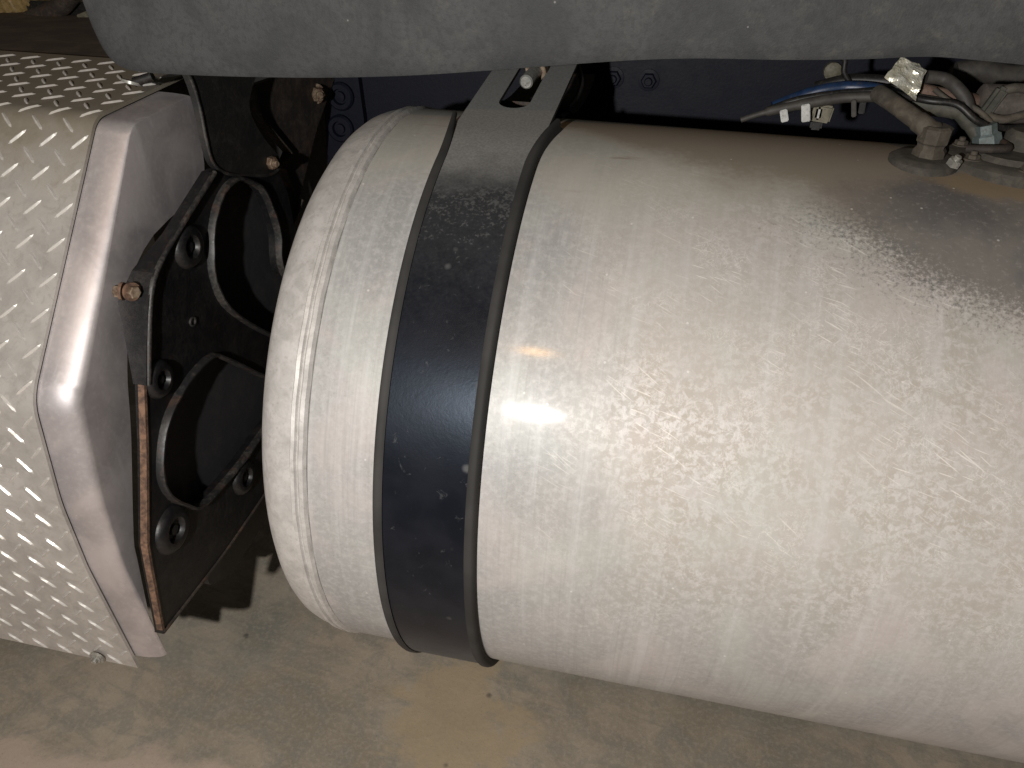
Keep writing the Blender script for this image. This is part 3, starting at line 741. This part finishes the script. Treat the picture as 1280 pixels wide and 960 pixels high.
# rusty stepped bracket behind the upper plate
sb = thing('stepped_bracket', 'rusty stepped steel bracket behind the upper plate of the black bracket', 'bracket', (-0.56, 0.3, 0.72))
stp = [(-0.5500, 0.1223, 0.9701), (-0.5500, 0.1989, 0.9678), (-0.5500, 0.2672, 0.9727), (-0.5500, 0.4161, 0.9537), (-0.5500, 0.3034, 0.8740), (-0.5500, 0.2150, 0.7892), (-0.5500, 0.1509, 0.7503), (-0.5500, 0.1906, 0.8154), (-0.5500, 0.1754, 0.8492), (-0.5500, 0.2001, 0.8652), (-0.5500, 0.1514, 0.9108), (-0.5500, 0.1285, 0.9369)]
plate('stepped_web', yz(stp), [], -0.556, -0.548, M_BROWN, sb)
rim('stepped_edge', yz([stp[0]] + stp[:0:-1][0:7]), -0.5485, 0.008, 0.006, M_BROWN, sb, False)
hexbolt('hex_bolt', (-0.5507, 0.3150, 0.9224), (0.7, -0.7, 0.05), 0.011, M_BOLT, sb, 0.016)
adopt(sb)

# ------------------------------------------------------------------ frame rail, gusset plate
rail = thing('frame_rail', 'dark navy painted frame rail running behind the tank', 'frame rail', (0.2, 0.41, 0.70))
box('web', (0.35, 0.405, 0.895), (1.9, 0.010, 0.40), M_RAIL, rail)
box('flange', (0.35, 0.44, 1.092), (1.9, 0.08, 0.010), M_RAIL, rail)
box('flange', (0.35, 0.44, 0.698), (1.9, 0.08, 0.010), M_RAIL, rail)
for q in ((-0.1088, 0.4000, 0.9574), (-0.0567, 0.4000, 0.9572)):
    hexbolt('rail_bolt', (q[0], 0.3995, q[2]), (0, -1, 0), 0.0115, M_RAIL, rail, 0.010)
for q in ((0.1957, 0.4000, 0.9859), (0.3567, 0.4000, 0.9936)):
    lathe('plug', [(0, 0.012), (0.010, 0.012), (0.012, 0.009)], (q[0], 0.400, q[2]), (0, -1, 0), M_BEIGE, rail, 16)
adopt(rail)
gus = thing('gusset_plate', 'black gusset plate with two ring bolts at the left end of the frame rail', 'gusset plate', (-0.53, 0.38, 0.7))
g1 = [(-0.5675, 0.3850, 0.9448), (-0.5094, 0.3850, 0.9482), (-0.5041, 0.3850, 0.8704), (-0.5211, 0.3850, 0.7211), (-0.5761, 0.3850, 0.7158), (-0.5741, 0.3850, 0.8263)]
def yplate(name, pts, y0, y1, mat, parent):
    n = len(pts); vs_ = [(p[0], y0, p[2]) for p in pts] + [(p[0], y1, p[2]) for p in pts]
    fs = [tuple(range(n)), tuple(range(2 * n - 1, n - 1, -1))] + [(i, (i + 1) % n, (i + 1) % n + n, i + n) for i in range(n)]
    return obj(name, vs_, fs, mat, parent)
yplate('gusset_sheet', g1, 0.385, 0.399, M_RAIL, gus)
for q in ((-0.5391, 0.3850, 0.9054), (-0.5443, 0.3850, 0.8547)):
    lathe('ring_bolt', [(0, 0.022), (0.006, 0.022), (0.009, 0.019), (0.009, 0.0125), (0.003, 0.011), (0.003, 0.008), (0.008, 0.0075), (0.0085, 0.001)], (q[0], 0.3848, q[2]), (0, -1, 0), M_RAIL, gus, 24)
adopt(gus)
bp = thing('back_plate', 'tall black steel plate behind the bracket and left of the gusset plate', 'steel plate', (-0.7, 0.4, 0.4))
yplate('plate_sheet', [(-0.95, 0, 0.40), (-0.557, 0, 0.40), (-0.557, 0, 1.02), (-0.95, 0, 1.02)], 0.392, 0.404, M_DUSTY, bp)
adopt(bp)

# ------------------------------------------------------------------ plastic fairing hanging over the top
fb = [(-0.6114, -0.0600, 1.0870), (-0.6127, -0.0600, 1.0706), (-0.6116, -0.0600, 1.0493), (-0.6046, -0.0600, 1.0308), (-0.5911, -0.0600, 1.0213), (-0.5683, -0.0600, 1.0178), (-0.5075, -0.0600, 1.0184), (-0.4253, -0.0600, 1.0215), (-0.3461, -0.0600, 1.0261), (-0.2616, -0.0600, 1.0336), (-0.1653, -0.0600, 1.0453), (-0.1042, -0.0600, 1.0533), (-0.0454, -0.0600, 1.0602), (0.0116, -0.0600, 1.0648), (0.0807, -0.0600, 1.0675), (0.1468, -0.0600, 1.0720), (0.1974, -0.0600, 1.0769), (0.2356, -0.0600, 1.0765), (0.2796, -0.0600, 1.0747), (0.3462, -0.0600, 1.0743)]
edge = catmull(fb, 4)
# carry the left edge and the sheet upwards beyond the frame
x_left = edge[0].x; ztop = 1.42
secs = []
bm = bmesh.new(); NV = 10; cols = []
def fy(z, zb):
    t = max(0.0, z - zb); return -0.012 * math.sin(min(t / 0.25, 1) * math.pi / 2) - 0.06 + 0.004 * math.exp(-t / 0.006)
for p in edge:
    col = []
    x = p.x
    for k in range(NV + 1):
        t = (k / NV) ** 2
        z = p.z + (ztop - p.z) * t
        col.append((x - 0.03 * t, fy(z, p.z), z))
    cols.append(col)
vf = [[bm.verts.new(c) for c in col] for col in cols]
vb = [[bm.verts.new((c[0], c[1] + 0.005, c[2])) for c in col] for col in cols]
n = len(cols)
for i in range(n - 1):
    for k in range(NV):
        bm.faces.new((vf[i][k], vf[i + 1][k], vf[i + 1][k + 1], vf[i][k + 1])); bm.faces.new((vb[i][k], vb[i][k + 1], vb[i + 1][k + 1], vb[i + 1][k]))
    bm.faces.new((vf[i][0], vb[i][0], vb[i + 1][0], vf[i + 1][0])); bm.faces.new((vf[i][NV], vf[i + 1][NV], vb[i + 1][NV], vb[i][NV]))
for k in range(NV):
    bm.faces.new((vf[0][k], vf[0][k + 1], vb[0][k + 1], vb[0][k])); bm.faces.new((vf[-1][k], vb[-1][k], vb[-1][k + 1], vf[-1][k + 1]))
me = bpy.data.meshes.new('cab_fairing'); bm.to_mesh(me); bm.free()
fair = mobj('cab_fairing', me, M_FAIR, None, autosmooth=45)
tag(fair, 'grained dark grey plastic fairing hanging across the top above the tank', 'fairing')
clip = thing('fairing_bolt', 'small grey bolt under the left corner of the plastic fairing', 'bolt', (-0.5887, -0.0450, 1.0123))
c0 = Vector(clip.location)
lathe('bolt_shank', [(0, 0.005), (0.022, 0.005)], c0 + Vector((0.0, 0, -0.008)), (0.8, 0.2, 0.25), M_BLACKT, clip, 12)
lathe('washer', [(0, 0.011), (0.003, 0.011)], c0 + Vector((-0.004, 0, -0.010)), (0.2, 0.3, 1), M_ZINC, clip, 18)
adopt(clip)

# ------------------------------------------------------------------ hoses, wires and fittings at the top right
def single(name, pts, rad, mat, label, cat, group=None, **kw):
    o = tube(name, pts, rad, mat, None, **kw); return tag(o, label, cat, group)
single('wiring_sheath', [(0.0602, 0.0500, 0.9894), (0.0793, 0.0500, 0.9973), (0.1021, 0.0500, 1.0046), (0.1330, 0.0500, 1.0131), (0.1629, 0.0500, 1.0191), (0.1985, 0.0400, 1.0228), (0.2262, 0.0300, 1.0184)], [0.003, 0.005, 0.0055, 0.0052, 0.005], M_SHEATH, 'grey dusty wiring sheath tapering to a point left of the tank elbow', 'wiring sheath')
single('blue_tube', [(0.0937, 0.0850, 0.9972), (0.1215, 0.0900, 1.0097), (0.1444, 0.0900, 1.0178), (0.1678, 0.0900, 1.0217), (0.1922, 0.0800, 1.0229), (0.2125, 0.0600, 1.0212)], 0.0065, M_BLUE, 'bright blue plastic tube arching above the grey wiring sheath', 'tube')
single('black_tube', [(0.0878, 0.0700, 0.9968), (0.1157, 0.0700, 1.0094), (0.1502, 0.0700, 1.0173), (0.1942, 0.0700, 1.0242), (0.2144, 0.0700, 1.0294)], 0.004, M_BLACKT, 'thin black tube between the blue tube and the grey sheath', 'tube')
single('black_cable', [(0.1416, 0.1400, 1.0095), (0.1718, 0.1300, 1.0210), (0.2109, 0.1200, 1.0236), (0.2512, 0.1000, 1.0228)], 0.007, M_BLACKT, 'thick black cable passing behind the foil tag', 'cable')
single('upright_shadow', [(0.1543, 0.1200, 1.0470), (0.1617, 0.1200, 1.0434), (0.1638, 0.1200, 1.0314), (0.1720, 0.1200, 1.0212)], 0.003, M_BLACKT, 'thin black strand standing in for a cast shadow above the blue tube', 'wire')  # black strand modelled in place of a line of cast shadow
def tie(q0, q1, w, mat, name, label, cat, group=None):
    a, b = Vector(q0), Vector(q1); c = (a + b) / 2; d = b - a
    o = box(name, c, (w, 0.004, d.length), mat, None, (0, math.atan2(d.x, d.z), 0), 0.0008); return tag(o, label, cat, group)
tie((0.1001, 0.0430, 1.0044), (0.1041, 0.0430, 0.9926), 0.0075, M_TIE, 'cable_tie', 'short white cable tie nearest the tip of the grey sheath', 'cable tie', 'cable ties on the wiring')
tie((0.1205, 0.0410, 1.0118), (0.1243, 0.0410, 0.9945), 0.0085, M_TIE, 'cable_tie', 'longer white cable tie beside the beige connector', 'cable tie', 'cable ties on the wiring')
tie((0.1655, 0.0410, 1.0188), (0.1695, 0.0410, 1.0026), 0.0045, M_SHEATH, 'cable_tie', 'narrow grey cable tie hanging right of the beige connector', 'cable tie', 'cable ties on the wiring')
tie((0.1764, 0.0500, 1.0177), (0.1773, 0.0500, 1.0043), 0.006, M_BLACKT, 'cable_tie', 'black cable tie hanging nearest the tank elbow', 'cable tie', 'cable ties on the wiring')
bc = thing('wire_connector', 'small beige wire connector hanging under the grey sheath', 'connector', (0.1407, 0.0600, 1.0011))
c0 = Vector(bc.location)
box('housing', c0, (0.020, 0.014, 0.018), M_BEIGE, bc, (0.1, 0.1, 0), 0.002); box('latch', c0 + Vector((-0.004, -0.008, 0.0)), (0.006, 0.004, 0.013), M_TIE, bc); box('plug', c0 + Vector((-0.003, 0, -0.013)), (0.012, 0.010, 0.010), M_BLACKT, bc)
adopt(bc)
# foil tag
tagp = [(0.1821, 0.0120, 1.0473), (0.1970, 0.0300, 1.0631), (0.2184, 0.0360, 1.0554), (0.2276, 0.0200, 1.0465), (0.2128, 0.0020, 1.0302)]
T = [Vector(p) for p in tagp]; ctr = sum(T, Vector()) / 5
vs_, fs = [], []; NN = 5
gridp = []
for i in range(NN + 1):
    for j in range(NN + 1):
        u, v = i / NN, j / NN
        a = T[0].lerp(T[1], u); b = T[4].lerp(T[2].lerp(T[3], 0.4), u); p = a.lerp(b, v)
        if j == NN // 2 + 1 and i == NN: p = p.lerp(T[2], 0.5)
        p = p + Vector((0, random.uniform(-0.003, 0.003), random.uniform(-0.0008, 0.0008))); gridp.append(p)
M1 = NN + 1
vs_ = gridp + [p + Vector((0.0004, 0.0012, 0.0003)) for p in gridp]; off = M1 * M1
for i in range(NN):
    for j in range(NN):
        a = i * M1 + j; fs += [(a, a + 1, a + M1 + 1), (a, a + M1 + 1, a + M1), (a + off, a + M1 + 1 + off, a + 1 + off), (a + off, a + M1 + off, a + M1 + 1 + off)]
for i in range(NN):
    for e0, e1 in ((i, i + 1), (NN * M1 + i, NN * M1 + i + 1), (i * M1, (i + 1) * M1), (i * M1 + NN, (i + 1) * M1 + NN)): fs.append((e0, e1, e1 + off, e0 + off))
tag(obj('foil_tag', vs_, fs, M_FOIL), 'crumpled silvery foil tag tied to the hoses above the tank elbow', 'tag')
# elbow fitting
el = thing('elbow_fitting', 'dusty elbow pipe fitting rising from a round flange on the tank', 'pipe fitting', (0.232, -0.02, 0.977))
nrm = Vector((0, -0.03, 1)).normalized(); B0 = Vector((0.2281, -0.0251, 0.9790))
lathe('flange', [(-0.004, 0.031), (0.004, 0.031), (0.007, 0.027), (0.007, 0.02)], B0, nrm, M_FITD, el, 28)
lathe('neck', [(0.004, 0.0155), (0.012, 0.015), (0.015, 0.0125), (0.018, 0.0128), (0.020, 0.0145), (0.033, 0.0150), (0.035, 0.012)], B0 + Vector((0.004, 0.004, 0)), nrm, M_FIT, el, 8, 25)
tube('pipe', [(0.2320, -0.0220, 0.9996), (0.2264, -0.0200, 1.0083), (0.2166, -0.0150, 1.0144), (0.2040, -0.0050, 1.0208), (0.1923, 0.0100, 1.0264), (0.1848, 0.0300, 1.0285)], [0.0115, 0.0095, 0.0085, 0.0082, 0.0085], M_FIT, el, 14)
hexbolt('flange_bolt', B0 + Vector((0.020, -0.021, 0.006)), (0.2, -0.3, 1), 0.0065, M_ZINC, el, 0.006, False)
adopt(el)
single('side_wire', [(0.2502, 0.0100, 1.0035), (0.2463, 0.0000, 0.9920), (0.2411, -0.0150, 0.9834), (0.2502, -0.0200, 0.9825), (0.2589, -0.0250, 0.9801)], 0.0028, M_BLACKT, 'thin black wire dropping beside the elbow onto the tank', 'wire')
single('grey_hose', [(0.2266, 0.0400, 1.0449), (0.2430, 0.0400, 1.0437), (0.2538, 0.0300, 1.0382), (0.2634, 0.0250, 1.0288), (0.2687, 0.0200, 1.0168), (0.2725, 0.0180, 1.0078)], 0.0062, M_SHEATH, 'grey hose arching right from behind the foil tag', 'hose')
single('olive_hose', [(0.2177, 0.0300, 1.0224), (0.2399, 0.0200, 1.0215), (0.2564, 0.0150, 1.0201), (0.2687, 0.0120, 1.0104), (0.2823, 0.0060, 0.9963)], [0.009, 0.0088, 0.0075, 0.0065], M_OLIVE, 'olive green hose bending down to the teal fitting', 'hose')
single('orange_tube', [(0.2246, 0.0400, 1.0314), (0.2415, 0.0400, 1.0287), (0.2673, 0.0400, 1.0259), (0.2781, 0.0450, 1.0233)], 0.0078, M_ORANGE, 'rusty orange tube crossing behind the grey hose', 'tube')
tf = thing('hose_fitting', 'pale teal hose fitting on the round sender plate', 'pipe fitting', (0.2872, 0.0000, 0.9937))
c0 = Vector(tf.location)
lathe('body', [(-0.008, 0.013), (0.010, 0.012), (0.012, 0.009), (0.020, 0.009)], c0, (-0.35, 0.1, 1), M_TEAL, tf, 6, 25)
lathe('collar', [(-0.014, 0.016), (-0.006, 0.016)], c0, (-0.2, 0.1, 1), M_FITD, tf, 16)
adopt(tf)
sp = thing('sender_plate', 'round dusty fuel sender plate with bolts on top of the tank', 'sender plate', (0.3095, -0.0067, 0.9799))
c0 = Vector(sp.location); nn = Vector((0, c0.y, c0.z - AX)).normalized()
lathe('disc', [(-0.006, 0.058), (0.005, 0.058), (0.008, 0.054), (0.008, 0.040), (0.013, 0.037), (0.013, 0.01)], c0, nn, M_FITD, sp, 36)
for k in range(6):
    a = k * math.pi / 3 + 0.5; e1 = Vector((1, 0, 0)); e2 = nn.cross(e1)
    hexbolt('plate_bolt', c0 + nn * 0.0075 + (e1 * math.cos(a) + e2 * math.sin(a)) * 0.047, nn, 0.006, M_FIT, sp, 0.005, True, k)
lathe('cap', [(0.010, 0.020), (0.026, 0.020), (0.030, 0.016), (0.030, 0.006)], c0 + Vector((0.012, 0.012, 0)), nn, M_FITD, sp, 20)
tube('cable_eye', [c0 + Vector((-0.045, -0.012, 0.014)), c0 + Vector((-0.030, -0.020, 0.017)), c0 + Vector((-0.012, -0.016, 0.018)), c0 + Vector((-0.012, 0.004, 0.018))], 0.004, M_BROWN, sp, 8)
adopt(sp)
cl = thing('hose_clamp', 'looped pinkish hose clamp with an upright screw at the right edge', 'hose clamp', (0.3038, 0.0400, 1.0247))
c0 = Vector(cl.location)
lathe('clamp_body', [(-0.024, 0.015), (-0.022, 0.018), (0.060, 0.018), (0.062, 0.015)], c0, (1, 0.05, 0.02), M_PINK, cl, 16)
tube('loop', [(0.2922, 0.0300, 1.0319), (0.2934, 0.0250, 1.0389), (0.3034, 0.0250, 1.0424), (0.3196, 0.0300, 1.0403)], 0.0045, M_FIT, cl, 10)
tube('lower_loop', [(0.2827, 0.0200, 1.0201), (0.2882, 0.0150, 1.0164), (0.3000, 0.0120, 1.0165), (0.3171, 0.0150, 1.0222)], 0.004, M_FIT, cl, 10)
box('screw_post', Vector((0.2850, 0.0180, 1.0288)), (0.011, 0.010, 0.032), M_OLIVE, cl, (0, 0.35, 0), 0.003)
adopt(cl)
single('dusty_wire', [(0.2344, 0.0300, 1.0355), (0.2506, 0.0200, 1.0267), (0.2669, 0.0200, 1.0249), (0.2844, 0.0100, 1.0150), (0.2940, 0.0000, 0.9988)], 0.0026, M_FIT, 'thin dusty wire looping from the foil tag down to the sender plate', 'wire')
single('dark_wire', [(0.2011, 0.0300, 1.0288), (0.2263, 0.0100, 1.0287), (0.2513, 0.0060, 1.0276), (0.2719, 0.0000, 1.0150), (0.2978, 0.0100, 1.0086), (0.3270, 0.0200, 1.0099)], 0.0032, M_BLACKT, 'dark wire running over the olive hose to the right edge', 'wire')
single('back_hose', [(0.2984, 0.2000, 1.0237), (0.3223, 0.2000, 1.0286), (0.3549, 0.2000, 1.0237), (0.3840, 0.2000, 1.0306)], 0.013, M_SHEATH, 'thick grey hose in the dark gap behind the hose clamp', 'hose')
single('rusty_rod', [(0.3033, 0.0500, 0.9946), (0.3204, 0.0500, 0.9967), (0.3478, 0.0500, 0.9980)], 0.006, M_ORANGE, 'rusty rod lying behind the sender plate', 'rod')

# ------------------------------------------------------------------ far upper left: ribbed hose and bundle
single('ribbed_hose', [(-1.3493, 0.4400, 0.9589), (-1.2590, 0.4700, 0.9807), (-1.1969, 0.5000, 0.9986), (-1.1449, 0.5400, 1.0231)], 0.037, M_CORR, 'yellowish ribbed corrugated hose in the upper left corner', 'hose', sides=24, rib=(0.011, 0.13))
single('dark_hose', [(-1.1482, 0.4600, 0.9768), (-1.1118, 0.4600, 0.9888), (-1.0785, 0.4600, 1.0030), (-1.0498, 0.4600, 1.0241)], 0.016, M_BROWN, 'dark dusty hose beside the ribbed hose in the upper left corner', 'hose', sides=14)
tab = thing('metal_tab', 'small pale metal tab beside the left edge of the plastic fairing', 'metal tab', (-1.0319, 0.4600, 0.9913))
box('tab_plate', Vector(tab.location), (0.030, 0.004, 0.012), M_BEIGE, tab, (0.5, -0.35, 0.2), 0.001)
box('tab_stem', Vector(tab.location) + Vector((0.004, 0.008, -0.022)), (0.008, 0.006, 0.034), M_BLACKT, tab)
adopt(tab)
